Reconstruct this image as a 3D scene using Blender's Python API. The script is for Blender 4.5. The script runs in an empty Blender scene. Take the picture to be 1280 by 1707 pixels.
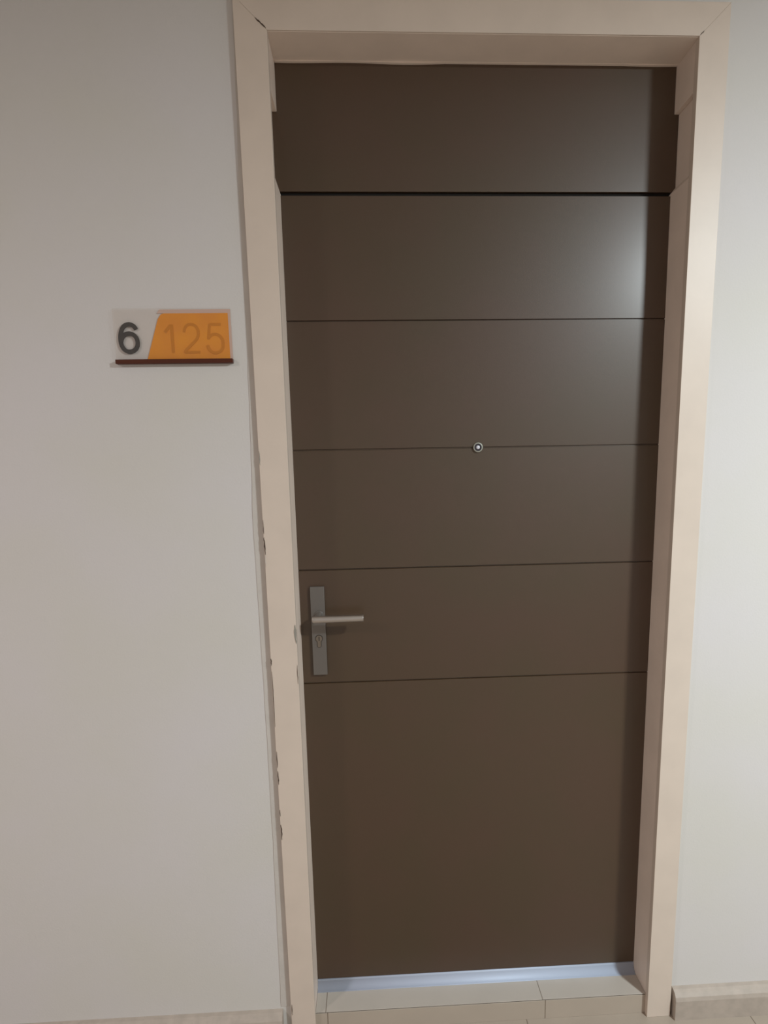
import bpy, bmesh, math, random
from mathutils import Vector, Matrix
random.seed(4)
SC = bpy.context.scene
COL = SC.collection

# ------------------------------------------------------------------ camera
F, YAW, PIT, ROL = 1099.97, 0.04969, 0.178348, -0.0182174
cam_d = bpy.data.cameras.new('camera')
cam = bpy.data.objects.new('camera', cam_d); COL.objects.link(cam)
cam_d.sensor_fit = 'HORIZONTAL'; cam_d.sensor_width = 36.0
cam_d.lens = F / 1280 * 36
cam_d.shift_x = -37.46 / 1280; cam_d.shift_y = 117.26 / 1280
cam_d.clip_start = 0.02
cy, sy, cp, sp, cr, sr = math.cos(YAW), math.sin(YAW), math.cos(PIT), math.sin(PIT), math.cos(ROL), math.sin(ROL)
r0 = Vector((cy, -sy, 0)); fw = Vector((sy*cp, cy*cp, -sp)); u0 = Vector((sy*sp, cy*sp, cp))
Rv = cr*r0 + sr*u0; Uv = -sr*r0 + cr*u0
M = Matrix((Rv, Uv, -fw)).transposed().to_4x4()
M.translation = Vector((0.1811, -1.4791, 1.4528))
cam.matrix_world = M
SC.camera = cam

# ------------------------------------------------------------------ view, world, lights
SC.view_settings.view_transform = 'Standard'; SC.view_settings.look = 'None'
SC.view_settings.gamma = 1; SC.view_settings.use_curve_mapping = False
SC.view_settings.exposure = 0.45
w = bpy.data.worlds.new('world'); SC.world = w; w.use_nodes = True
w.node_tree.nodes['Background'].inputs[0].default_value = (1.0, 0.93, 0.88, 1)
w.node_tree.nodes['Background'].inputs[1].default_value = 0.28

def area(name, loc, target, size, energy, color, spread=math.pi, sy_=None):
    d = bpy.data.lights.new(name, 'AREA'); d.energy = energy; d.color = color
    d.shape = 'RECTANGLE' if sy_ else 'DISK'; d.size = size
    if sy_: d.size_y = sy_
    d.spread = spread
    o = bpy.data.objects.new(name, d); COL.objects.link(o); o.location = loc
    o.rotation_euler = (Vector(target) - Vector(loc)).to_track_quat('-Z', 'Y').to_euler()
    return o
CEIL = 2.42
area('ceiling_lamp_light', (1.76, -1.62, CEIL-.02), (1.72, -1.42, 0), 0.22, 50, (0.86, 0.97, 1.0))
area('ceiling_lamp_light', (-1.7, -1.80, CEIL-.02), (-1.7, -1.80, 0), 0.30, 17, (1.0, 0.90, 0.88))

# ------------------------------------------------------------------ materials
def mat(name, col, rough=.6, metal=0, spec=.5, var=0, vscale=6, bump=0, bscale=200, col2=None, coat=0):
    m = bpy.data.materials.new(name); m.use_nodes = True
    nt = m.node_tree; b = nt.nodes['Principled BSDF']
    b.inputs['Base Color'].default_value = (*col, 1); b.inputs['Roughness'].default_value = rough
    b.inputs['Metallic'].default_value = metal; b.inputs['Specular IOR Level'].default_value = spec
    b.inputs['Coat Weight'].default_value = coat
    tc = nt.nodes.new('ShaderNodeTexCoord')
    if var or col2:
        n = nt.nodes.new('ShaderNodeTexNoise'); n.inputs['Scale'].default_value = vscale; n.inputs['Detail'].default_value = 4
        nt.links.new(tc.outputs['Object'], n.inputs['Vector'])
        r = nt.nodes.new('ShaderNodeValToRGB')
        c2 = col2 or tuple(c*(1-var) for c in col)
        r.color_ramp.elements[0].position = .35; r.color_ramp.elements[1].position = .65
        r.color_ramp.elements[0].color = (*c2, 1); r.color_ramp.elements[1].color = (*col, 1)
        nt.links.new(n.outputs['Fac'], r.inputs[0]); nt.links.new(r.outputs[0], b.inputs['Base Color'])
    if bump:
        n2 = nt.nodes.new('ShaderNodeTexNoise'); n2.inputs['Scale'].default_value = bscale; n2.inputs['Detail'].default_value = 3
        nt.links.new(tc.outputs['Object'], n2.inputs['Vector'])
        bp = nt.nodes.new('ShaderNodeBump'); bp.inputs['Strength'].default_value = bump; bp.inputs['Distance'].default_value = .002
        nt.links.new(n2.outputs['Fac'], bp.inputs['Height']); nt.links.new(bp.outputs[0], b.inputs['Normal'])
    return m

def tile_mat(name, col, joint, tile, ox, oy, rough=.35, var=.05):
    """stone tiles laid on a square grid in x and y, thin joints"""
    m = mat(name, col, rough, var=var, vscale=9)
    nt = m.node_tree; b = nt.nodes['Principled BSDF']
    src = b.inputs['Base Color'].links[0].from_socket
    tc = nt.nodes.new('ShaderNodeTexCoord'); s = nt.nodes.new('ShaderNodeSeparateXYZ')
    nt.links.new(tc.outputs['Object'], s.inputs[0])
    fac = None
    for ax, off in (('X', ox), ('Y', oy)):
        a = nt.nodes.new('ShaderNodeMath'); a.operation = 'SUBTRACT'; a.inputs[1].default_value = off
        nt.links.new(s.outputs[ax], a.inputs[0])
        k = nt.nodes.new('ShaderNodeMath'); k.operation = 'PINGPONG'; k.inputs[1].default_value = tile/2
        nt.links.new(a.outputs[0], k.inputs[0])
        l = nt.nodes.new('ShaderNodeMath'); l.operation = 'LESS_THAN'; l.inputs[1].default_value = .0011
        nt.links.new(k.outputs[0], l.inputs[0])
        if fac is None: fac = l.outputs[0]
        else:
            x = nt.nodes.new('ShaderNodeMath'); x.operation = 'MAXIMUM'
            nt.links.new(fac, x.inputs[0]); nt.links.new(l.outputs[0], x.inputs[1]); fac = x.outputs[0]
    mx = nt.nodes.new('ShaderNodeMix'); mx.data_type = 'RGBA'
    nt.links.new(fac, mx.inputs[0]); nt.links.new(src, mx.inputs[6]); mx.inputs[7].default_value = (*joint, 1)
    nt.links.new(mx.outputs[2], b.inputs['Base Color'])
    return m

M_wall = mat('wall_paint', (.69, .655, .65), .75, col2=(.675, .645, .605), vscale=2.6, bump=.12, bscale=260, spec=.25)
M_fill = mat('filler_paint', (.62, .575, .53), .7, var=.07, vscale=14, bump=.3, bscale=60)
M_trim = mat('beige_gloss_paint', (.72, .605, .515), .43, var=.05, vscale=11, bump=.06, bscale=70, spec=.5)
M_lining = mat('beige_paint_lightened', (.88, .74, .64), .45, var=.06, vscale=12, bump=.10, bscale=60)  # same paint as the casing, lightened so the shaded linings render brighter
M_door = mat('brown_door_paint', (.068, .033, .015), .50, col2=(.062, .034, .013), vscale=5, bump=.05, bscale=500, spec=.6, coat=.55)
M_door.node_tree.nodes['Principled BSDF'].inputs['Coat Roughness'].default_value = .27
M_dark = mat('dark_gap', (.012, .009, .007), .9)
M_crack = mat('crack_dark', (.09, .06, .045), .9)
M_chip = mat('chipped_primer', (.30, .28, .24), .8)
M_steel = mat('satin_steel', (.60, .56, .53), .36, metal=1, bump=.05, bscale=300)
M_plate = mat('brushed_plate', (.22, .20, .185), .5, metal=.7)
M_brass = mat('cylinder_metal', (.30, .26, .22), .4, metal=1)
M_alu = mat('sill_painted_reflection', (.53, .59, .72), .6, metal=.2)  # blue base colour stands in for cool light caught by the metal
M_step = tile_mat('step_stone', (.56, .50, .44), (.26, .21, .17), .5682, .026, -3.1, .38)
M_riser = tile_mat('riser_stone', (.50, .42, .345), (.2, .15, .11), .571, .0305, -3.1, .55)
M_floor = tile_mat('floor_stone', (.42, .35, .285), (.16, .12, .09), .59, .552, -.52, .4)
M_skirt = mat('skirting_stone', (.49, .415, .355), .5, var=.12, vscale=40)
M_ceil = mat('ceiling_paint', (.72, .69, .65), .9, var=.02)
M_orange = mat('orange_film', (.86, .32, .004), .6, col2=(.80, .28, .010), vscale=20, spec=.2)
M_pink = mat('painted_glow', (.66, .47, .40), .6, spec=.2)  # pinkish colour stands in for orange light refracted in the acrylic
M_digit = mat('orange_digit', (.60, .205, .010), .6, spec=.3)
M_black = mat('black_digit', (.030, .026, .024), .5)
M_ledge = mat('redbrown_ledge', (.085, .020, .009), .5, spec=.25)
M_ring = mat('peephole_ring', (.50, .50, .44), .35, metal=.8)
M_lens_dark = mat('peephole_well', (.035, .03, .04), .25)
M_lens = mat('peephole_glass', (.80, .80, .88), .12, spec=.8, coat=.5)

M_acr = bpy.data.materials.new('clear_acrylic'); M_acr.use_nodes = True
nt = M_acr.node_tree; b = nt.nodes['Principled BSDF']; out = nt.nodes['Material Output']
b.inputs['Base Color'].default_value = (.78, .70, .64, 1); b.inputs['Roughness'].default_value = .25
tr = nt.nodes.new('ShaderNodeBsdfTransparent'); tr.inputs[0].default_value = (.98, .97, .96, 1)
mx = nt.nodes.new('ShaderNodeMixShader'); mx.inputs[0].default_value = .04
nt.links.new(tr.outputs[0], mx.inputs[1]); nt.links.new(b.outputs[0], mx.inputs[2]); nt.links.new(mx.outputs[0], out.inputs[0])

# ------------------------------------------------------------------ mesh helpers
def bx(bm, x0, x1, y0, y1, z0, z1):
    vs = [bm.verts.new((x, y, z)) for x in (x0, x1) for y in (y0, y1) for z in (z0, z1)]
    for f in ((0, 1, 3, 2), (4, 6, 7, 5), (0, 4, 5, 1), (2, 3, 7, 6), (0, 2, 6, 4), (1, 5, 7, 3)):
        bm.faces.new([vs[i] for i in f])
def obj(name, bm, m, parent=None, bevel=0, seg=2, smooth=False):
    bmesh.ops.recalc_face_normals(bm, faces=bm.faces)
    me = bpy.data.meshes.new(name); bm.to_mesh(me); bm.free(); me.materials.append(m)
    o = bpy.data.objects.new(name, me); COL.objects.link(o)
    if parent: o.parent = parent
    if bevel:
        k = o.modifiers.new('bevel', 'BEVEL'); k.width = bevel; k.segments = seg; k.limit_method = 'ANGLE'; k.angle_limit = .6
        smooth = True
    if smooth:
        for p in me.polygons: p.use_smooth = True
        if bevel:
            k = o.modifiers.new('wn', 'WEIGHTED_NORMAL'); k.keep_sharp = True
    return o
def box(name, m, parent, *a, bevel=0, seg=2):
    bm = bmesh.new(); bx(bm, *a); return obj(name, bm, m, parent, bevel, seg)
def prism(bm, prof, fn, a, c):
    """extrude profile (list of 2D) between a and c; fn(p, t) -> 3D"""
    A = [bm.verts.new(fn(p, a)) for p in prof]; B = [bm.verts.new(fn(p, c)) for p in prof]
    n = len(prof)
    bm.faces.new(A); bm.faces.new(B[::-1])
    for i in range(n): bm.faces.new((A[i], A[(i+1) % n], B[(i+1) % n], B[i]))
def cyl(bm, p0, p1, r, n=24, r2=None):
    p0, p1 = Vector(p0), Vector(p1); d = (p1-p0).normalized()
    a = d.orthogonal().normalized(); c = d.cross(a); r2 = r if r2 is None else r2
    A = [bm.verts.new(p0 + r*(math.cos(t)*a + math.sin(t)*c)) for t in [2*math.pi*i/n for i in range(n)]]
    B = [bm.verts.new(p1 + r2*(math.cos(t)*a + math.sin(t)*c)) for t in [2*math.pi*i/n for i in range(n)]]
    bm.faces.new(A); bm.faces.new(B[::-1])
    for i in range(n): bm.faces.new((A[i], A[(i+1) % n], B[(i+1) % n], B[i]))
def lathe(bm, c, prof, n=32):
    """rings (radius, y) round the y axis through c=(x,z)"""
    rings = []
    for r, y in prof:
        rings.append([bm.verts.new((c[0]+r*math.cos(t), y, c[1]+r*math.sin(t))) for t in [2*math.pi*i/n for i in range(n)]])
    for a, b_ in zip(rings, rings[1:]):
        for i in range(n): bm.faces.new((a[i], a[(i+1) % n], b_[(i+1) % n], b_[i]))
    bm.faces.new(rings[0]); bm.faces.new(rings[-1][::-1])
RIB = [0.0]
def ribbon(bm, pts, wds, y0, y1):
    """flat stroke in the xz plane with thickness y0..y1"""
    L, R = [], []
    n = len(pts)
    for i, p in enumerate(pts):
        a = Vector(pts[max(0, i-1)]); c = Vector(pts[min(n-1, i+1)]); t = (c-a).normalized()
        nn = Vector((-t.y, t.x)); w_ = wds[i] if isinstance(wds, (list, tuple)) else wds
        L.append(Vector(p)+nn*w_/2); R.append(Vector(p)-nn*w_/2)
    e = RIB[0]; RIB[0] += .00004
    v = [[bm.verts.new((q.x, (y-e-i*.000012) if y == y0 else y, q.y)) for i, q in enumerate(S_)] for S_ in (L, R) for y in (y0, y1)]
    L0, L1, R0, R1 = v
    for i in range(n-1):
        bm.faces.new((L0[i], L0[i+1], R0[i+1], R0[i])); bm.faces.new((L1[i], R1[i], R1[i+1], L1[i+1]))
        bm.faces.new((L0[i], L1[i], L1[i+1], L0[i+1])); bm.faces.new((R0[i], R0[i+1], R1[i+1], R1[i]))
    bm.faces.new((L0[0], R0[0], R1[0], L1[0])); bm.faces.new((L0[-1], L1[-1], R1[-1], R0[-1]))
def thing(name, loc, label=None, cat=None, kind=None, group=None):
    o = bpy.data.objects.new(name, None); COL.objects.link(o); o.empty_display_size = .1
    tag(o, label, cat, kind, group); return o
def tag(o, label=None, cat=None, kind=None, group=None):
    if label: o['label'] = label
    if cat: o['category'] = cat
    if kind: o['kind'] = kind
    if group: o['group'] = group
    return o

# ------------------------------------------------------------------ setting
W = .87; D = .1004; H = 2.2955; HD = .0838; T = .0621; S = .0154; HT = .0585
YW = .013                      # wall plane, behind the face of the door casing
bm = bmesh.new()
bx(bm, -2.6, -.03, YW, .30, 0, CEIL); bx(bm, W+.03, 3.4, YW, .30, 0, CEIL); bx(bm, -.03, W+.03, YW, .30, H+.03, CEIL)
tag(obj('wall_front', bm, M_wall), 'off white plastered corridor wall around the brown door', 'wall', 'structure')
bm = bmesh.new(); bx(bm, -2.6, 3.4, -3.75, .30, -.1, 0)
tag(obj('floor', bm, M_floor), 'beige stone tiled corridor floor', 'floor', 'structure')
bm = bmesh.new(); bx(bm, -2.6, 3.4, -3.75, .30, CEIL, CEIL+.1)
tag(obj('ceiling', bm, M_ceil), 'plain white corridor ceiling', 'ceiling', 'structure')
bm = bmesh.new(); bx(bm, -2.6, 3.4, -3.75, -3.6, 0, CEIL)
tag(obj('wall_back', bm, M_wall), 'off white corridor wall opposite the brown door', 'wall', 'structure')

# skirting: stone with a rounded top; starts a little away from the casing
def skirt(name, x0, x1, label):
    prof = [(YW, 0), (-.0165, 0), (-.0165, .056), (-.0135, .066), (-.007, .074), (.002, .078), (YW, .079)]
    bm = bmesh.new(); prism(bm, prof, lambda p, t: (t, p[0], p[1]), x0, x1)
    o = obj(name, bm, M_skirt); return tag(o, label, 'skirting', 'structure')
skirt('baseboard_right', W+T+.006, 3.4, 'stone skirting with rounded top right of the door')
skirt('baseboard_left', -2.6, -T-.020, 'stone skirting with rounded top left of the door')

# ------------------------------------------------------------------ casing (architraves + linings)
fr = thing('trim_1', (0, 0, 0), 'beige painted door casing with jamb linings around the brown door', 'door frame', 'structure')
def quadprism(name, m, pts, y0, y1, bevel=.0007):
    bm = bmesh.new(); prism(bm, pts, lambda p, t: (p[0], t, p[1]), y0, y1); return obj(name, bm, m, fr, bevel)
XO = -T
al = quadprism('architrave', M_trim, [(XO-.002, H+.061), (XO+.002, 0), (0, 0), (0, H)], 0, YW+.004)
ar = quadprism('architrave', M_trim, [(W+T, H+.061), (W, H), (W, 0), (W+T, 0)], 0, YW+.004)
ah = quadprism('architrave', M_trim, [(XO-.002, H+.061), (0, H), (W, H), (W+T, H+.061)], 0, YW+.004)
al['label'] = 'left upright of the casing'; ar['label'] = 'right upright of the casing'; ah['label'] = 'top board of the casing'
# linings: upper and lower pieces stand 11 mm proud of a notched stretch between them
def lining(side):
    sx = (lambda x: x) if side < 0 else (lambda x: W-x)
    bm = bmesh.new()
    # back board, full height (notched stretch shows it)
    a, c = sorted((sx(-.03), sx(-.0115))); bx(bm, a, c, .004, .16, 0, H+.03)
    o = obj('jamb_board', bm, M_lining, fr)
    # lower piece with chamfered top
    zt = 2.052; zc = 2.038
    bm = bmesh.new()
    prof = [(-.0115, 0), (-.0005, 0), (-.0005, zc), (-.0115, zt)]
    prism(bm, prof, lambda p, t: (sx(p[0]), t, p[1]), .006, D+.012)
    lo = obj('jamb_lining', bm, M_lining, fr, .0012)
    bm = bmesh.new()
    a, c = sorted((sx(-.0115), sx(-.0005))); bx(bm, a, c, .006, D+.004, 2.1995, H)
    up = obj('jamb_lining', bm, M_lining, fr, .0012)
lining(-1); lining(1)
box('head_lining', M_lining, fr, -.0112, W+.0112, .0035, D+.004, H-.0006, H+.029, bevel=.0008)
# uneven bead of paint where the head meets the door
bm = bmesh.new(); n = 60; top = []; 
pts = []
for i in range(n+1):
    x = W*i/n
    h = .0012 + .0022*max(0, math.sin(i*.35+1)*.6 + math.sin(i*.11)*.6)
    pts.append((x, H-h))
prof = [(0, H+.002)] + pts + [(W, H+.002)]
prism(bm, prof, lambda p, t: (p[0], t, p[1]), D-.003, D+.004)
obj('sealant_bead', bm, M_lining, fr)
# filler strip between the left upright and the wall, widening downwards
outer = [(-.0665, 2.333), (-.0705, 2.15), (-.0750, 2.019), (-.0750, 1.916), (-.0768, 1.677), (-.0800, 1.50), (-.0865, 1.33), (-.0842, 1.131), (-.0825, .863), (-.083, .553), (-.0852, .255), (-.087, .085)]
rf = []
for (x0, z0), (x1, z1) in zip(outer, outer[1:]):
    for k in range(6):
        t = k/6; rf.append((x0+(x1-x0)*t + random.uniform(-.0007, .0007), z0+(z1-z0)*t))
rf.append(outer[-1])
bm = bmesh.new(); prism(bm, rf + [(XO+.001, .085), (XO-.001, 2.333)], lambda p, t: (p[0], t, p[1]), YW-.0014, YW+.002)
obj('filler_strip', bm, M_fill, fr, .0006)['label'] = 'greyish filler strip along the wall edge'
def crack(pts, y, wd=.0016, m=M_crack, name='paint_crack'):
    P = []
    for (x0, z0), (x1, z1) in zip(pts, pts[1:]):
        for k in range(3):
            t = k/3; P.append((x0+(x1-x0)*t+random.uniform(-.0005, .0005), z0+(z1-z0)*t))
    P.append(pts[-1]); n = len(P)
    ws = [wd*(.25+.9*abs(math.sin(math.pi*i/(n-1)))*random.uniform(.5, 1.2)) for i in range(n)]
    RIB[0] = 0.0; bm = bmesh.new(); ribbon(bm, P, ws, y-.0004, y+.001); return obj(name, bm, m, fr)
yc = -.0003
XC = XO+.0002
crack([(-.0612, 1.335), (-.0614, 1.315), (-.0608, 1.304)], yc, .0013)
crack([(-.0614, 1.296), (-.0610, 1.2867), (-.0606, 1.2705), (-.0602, 1.257)], yc, .0026)
crack([(-.0600, 1.255), (-.0606, 1.2421), (-.0602, 1.2298)], yc, .0012, M_fill)
crack([(-.0610, 1.016), (-.0604, 1.0074), (-.0612, .9989)], yc, .0024)
crack([(-.0608, .985), (-.0600, .94), (-.0598, .90), (-.0602, .85)], yc, .0010)
crack([(-.0602, .788), (-.0598, .768), (-.0602, .747)], yc, .0016)
crack([(-.0600, .738), (-.0596, .72), (-.0590, .704)], yc, .0022)
crack([(-.0598, .639), (-.0594, .622)], yc, .0012)
crack([(-.0596, .600), (-.0586, .582), (-.0590, .56)], yc, .0024)
crack([(-.0616, 1.485), (-.0612, 1.468), (-.0608, 1.455)], yc, .0018, M_chip)
crack([(-.0225, 2.3165), (-.0155, 2.3103), (-.0085, 2.3045), (-.002, 2.2985)], yc, .0026)
crack([(W+.001, 2.297), (W+.0065, 2.3015), (W+.0095, 2.3045)], yc, .0014)
crack([(-.0575, .10), (-.0578, .085), (-.0572, .07)], yc, .0016)
crack([(-.0022, 1.094), (-.0030, 1.082), (-.0024, 1.064), (-.0010, 1.050)], yc, .0046, M_chip, 'paint_chip')
crack([(-.0016, .998), (-.0018, .975), (-.0014, .953)], yc, .0012)

# ------------------------------------------------------------------ stone step with metal sill
st = thing('trim_2', (0, 0, 0), 'beige stone step in the doorway with metal sill', 'threshold', 'structure')
box('step_riser', M_riser, st, .0, W, S, S+.014, 0, HT-.0042, bevel=.0005)
box('step_bed', M_dark, st, .0, W, S+.0020, .18, .004, HT-.0017)
box('step_slab', M_step, st, 0, W, S, .18, HT-.0016, HT, bevel=.0004)
bm = bmesh.new()
prism(bm, [(.080, HT)]+[(.080+.018*math.sin(a)*1.0, HT+.0005+.0225*(1-math.cos(a))) for a in [math.pi/2*i/10 for i in range(11)]]+[(D+.03, HT+.0243), (D+.03, HT)], lambda p, t: (t, p[0], p[1]), .0, W)
obj('metal_sill', bm, M_alu, st, smooth=True)['label'] = 'metal sill under the door with a cool bluish reflection painted in'

# ------------------------------------------------------------------ door
dr = thing('door_1', (0, 0, 0), 'brown door with five grooves, steel lever handle and peephole', 'door', 'structure')
# leaf: one slab, front face cut by four horizontal V grooves
gz = [1.7722, 1.4867, 1.2039, .9193]
# the panels between the grooves are not quite in one plane
off = [(.0022, 0), (0, .0016), (.0012, .0003), (.0006, .0008), (.0008, 0)]
prof = [(D+off[0][0], 2.0335)]
for k, g in enumerate(gz): prof += [(D+off[k][1], g+.0019), (D+.0045, g+.0010), (D+.0045, g-.0010), (D+off[k+1][0], g-.0019)]
prof += [(D, HD), (D+.045, HD), (D+.045, 2.0335)]
bm = bmesh.new(); prism(bm, prof, lambda p, t: (t, p[0], p[1]), -.009, W+.009)
bmesh.ops.triangulate(bm, faces=[f for f in bm.faces if len(f.verts) > 4])
lf = obj('door_leaf', bm, M_door, dr)
box('transom_panel', M_door, dr, -.0112, W+.0112, D+.0035, D+.045, 2.0425, H+.002, bevel=.001)['label'] = 'brown fixed panel above the leaf'
box('transom_gap', M_dark, dr, -.0112, W+.0112, D+.012, D+.044, 2.0338, 2.0422)
# handle plate > lever, keyhole cylinder
pl = box('handle_plate', M_plate, dr, .0258, .0601, D-.0075, D, .9425, 1.1640, bevel=.0012)
pl['label'] = 'dull grey steel handle plate'
YL = D-.052; LR = .0086; LZ = 1.0935; NX = .0455
bm = bmesh.new()
# lever: neck out of the plate, tight bend, straight round bar
path = [Vector((NX, D-.006, LZ)), Vector((NX, YL+.012, LZ))]
cyl(bm, path[0], (NX, YL, LZ), LR)
cyl(bm, (.0345, YL, LZ-.0005), (.1535, YL, LZ+.0005), LR, 32)
cyl(bm, (.0322, YL, LZ-.0005), (.0346, YL, LZ-.0005), LR*.55, 32, LR*.99)
lv = obj('lever', bm, M_steel, pl, .0012, smooth=True); lv['label'] = 'bright satin steel lever bar'
bm = bmesh.new(); lathe(bm, (NX, LZ), [(.0115, D-.0073), (.0115, D-.0095), (.0105, D-.0105)]); obj('lever_collar', bm, M_plate, pl, smooth=False)
# euro cylinder
def euro(bm, r, rs, zc, zb, y0, y1, x):
    P = []
    a0 = math.asin(rs/r)
    for i in range(25):
        t = -math.pi/2 + a0 + (2*math.pi-2*a0)*i/24; P.append((x+r*math.cos(t), zc+r*math.sin(t)))
    for i in range(9):
        t = math.pi + math.pi*i/8; P.append((x+rs*math.cos(t), zb+rs*math.sin(t)))
    prism(bm, P, lambda p, t: (p[0], t, p[1]), y0, y1)
bm = bmesh.new(); euro(bm, .0092, .0052, 1.0355, 1.0175, D-.0079, D-.003, .0430); obj('keyhole_recess', bm, M_dark, pl)
bm = bmesh.new(); euro(bm, .0080, .0042, 1.0355, 1.0175, D-.0095, D-.003, .0430); kc = obj('lock_cylinder', bm, M_brass, pl)
# (sub-part details of the cylinder stay in a thin dark slot mesh)
bm = bmesh.new(); bx(bm, .0422, .0438, D-.0098, D-.009, 1.0300, 1.0405); obj('key_slot', bm, M_dark, pl)
# peephole
pc = (.4342, 1.4870)
bm = bmesh.new(); lathe(bm, pc, [(.0118, D+.002), (.0118, D-.0022), (.0108, D-.0040), (.0088, D-.0042), (.0084, D-.0030), (.0070, D-.0012), (.0070, D-.0008)]); ph = obj('peephole', bm, M_ring, dr, smooth=False)
ph['label'] = 'small round metal peephole'
bm = bmesh.new(); lathe(bm, pc, [(.0086, D-.0008), (.0086, D-.0028), (.0078, D-.0031)]); obj('peephole_barrel', bm, M_lens_dark, ph)
bm = bmesh.new(); lathe(bm, pc, [(.0044, D-.0030), (.0044, D-.0036), (.0038, D-.0046), (.0024, D-.0054), (.0008, D-.0057)]); obj('lens', bm, M_lens, ph, smooth=True)

# ------------------------------------------------------------------ number sign
sg = thing('door_number_sign', (0, 0, 0), 'clear acrylic door number sign with orange panel on the wall left of the door', 'sign')
ZL = 1.679; ZT = 1.781
Ya, Yb = .0035, YW-.0015
sg.location = (-.227, YW, 1.7)
def sp_(o):
    o.matrix_parent_inverse = Matrix.Translation(-Vector(sg.location)); return o
sp_(box('acrylic_plate', M_acr, sg, -.3495, -.1065, Ya, Yb-.0008, ZL, ZT, bevel=.0008))
bm = bmesh.new()
prism(bm, [(-.2865, ZL), (-.2585, 1.7610), (-.2520, 1.7700), (-.2450, 1.7722), (-.1125, 1.7722), (-.1125, ZL)], lambda p, t: (p[0], t, p[1]), Yb-.0007, YW-.0003)
sp_(obj('orange_panel', bm, M_orange, sg))['label'] = 'orange slanted panel behind the acrylic'
bm = bmesh.new()  # strip added to paint the orange glow along the acrylic edge
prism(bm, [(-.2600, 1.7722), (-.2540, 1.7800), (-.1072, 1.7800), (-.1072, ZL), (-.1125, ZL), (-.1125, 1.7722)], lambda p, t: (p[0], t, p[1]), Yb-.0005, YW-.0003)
sp_(obj('painted_glow_band', bm, M_pink, sg))['label'] = 'pale pinkish band painting the orange glow in the acrylic'
sp_(box('bottom_ledge', M_ledge, sg, -.3500, -.1065, -.0005, YW, ZL-.0090, ZL-.0003, bevel=.0006))['label'] = 'dark reddish brown ledge along the bottom'
def bez(ctrl, n=10):
    out = []
    for i in range(0, len(ctrl)-1, 3):
        a, b_, c, d = [Vector(q) for q in ctrl[i:i+4]]
        for k in range(n + (1 if i+4 >= len(ctrl) else 0)):
            t = k/n; out.append(a*(1-t)**3 + 3*b_*t*(1-t)**2 + 3*c*t*t*(1-t) + d*t**3)
    return out
def digit(ctrls, x0, z0, sx, sz, wd, m, y0, y1, name='numeral', label=None):
    bm = bmesh.new(); RIB[0] = 0.0
    for ctrl in ctrls:
        P = bez(ctrl) if len(ctrl) > 3 and (len(ctrl)-1) % 3 == 0 else ctrl
        ribbon(bm, [(x0+p[0]*sx, z0+p[1]*sz) for p in P], wd, y0, y1)
    o = sp_(obj(name, bm, m, sg)); 
    if label: o['label'] = label
    return o
K = .5523
six = [[(.93, .80), (.86, .93), (.72, .99), (.55, .99), (.20, .99), (.04, .72), (.04, .42), (.04, .16), (.22, .0), (.50, .0), (.78, .0), (.96, .15), (.96, .33), (.96, .53), (.78, .66), (.53, .66), (.30, .66), (.10, .54), (.05, .34)]]
digit(six, -.3400, 1.6955, .0380, .0555, .0086, M_black, Yb-.0030, Yb-.0010, label='dark numeral 6')
one = [[(0.10, .72), (.55, .97)], [(.62, 1.0), (.62, 0.0)]]
digit(one, -.2490, 1.6925, .0290, .0575, .0062, M_digit, Yb-.0012, Yb-.0007, label='faint orange numeral 1')
two = [[(.05, .72), (.08, .92), (.26, 1.0), (.48, 1.0), (.74, 1.0), (.93, .88), (.93, .70), (.93, .46), (.55, .36), (.30, .20), (.12, .12), (.05, .06), (.03, .0)], [(.0, .02), (.97, .02)]]
digit(two, -.2075, 1.6925, .0340, .0575, .0056, M_digit, Yb-.0012, Yb-.0007, label='faint orange numeral 2')
five = [[(.88, .99), (.20, .99)], [(.21, 1.01), (.09, .47)], [(.09, .50), (.20, .60), (.34, .65), (.50, .65), (.78, .65), (.96, .50), (.96, .33), (.96, .12), (.76, .0), (.48, .0), (.24, .0), (.06, .10), (.03, .27)]]
digit(five, -.1590, 1.6920, .0350, .0580, .0056, M_digit, Yb-.0012, Yb-.0007, label='faint orange numeral 5')
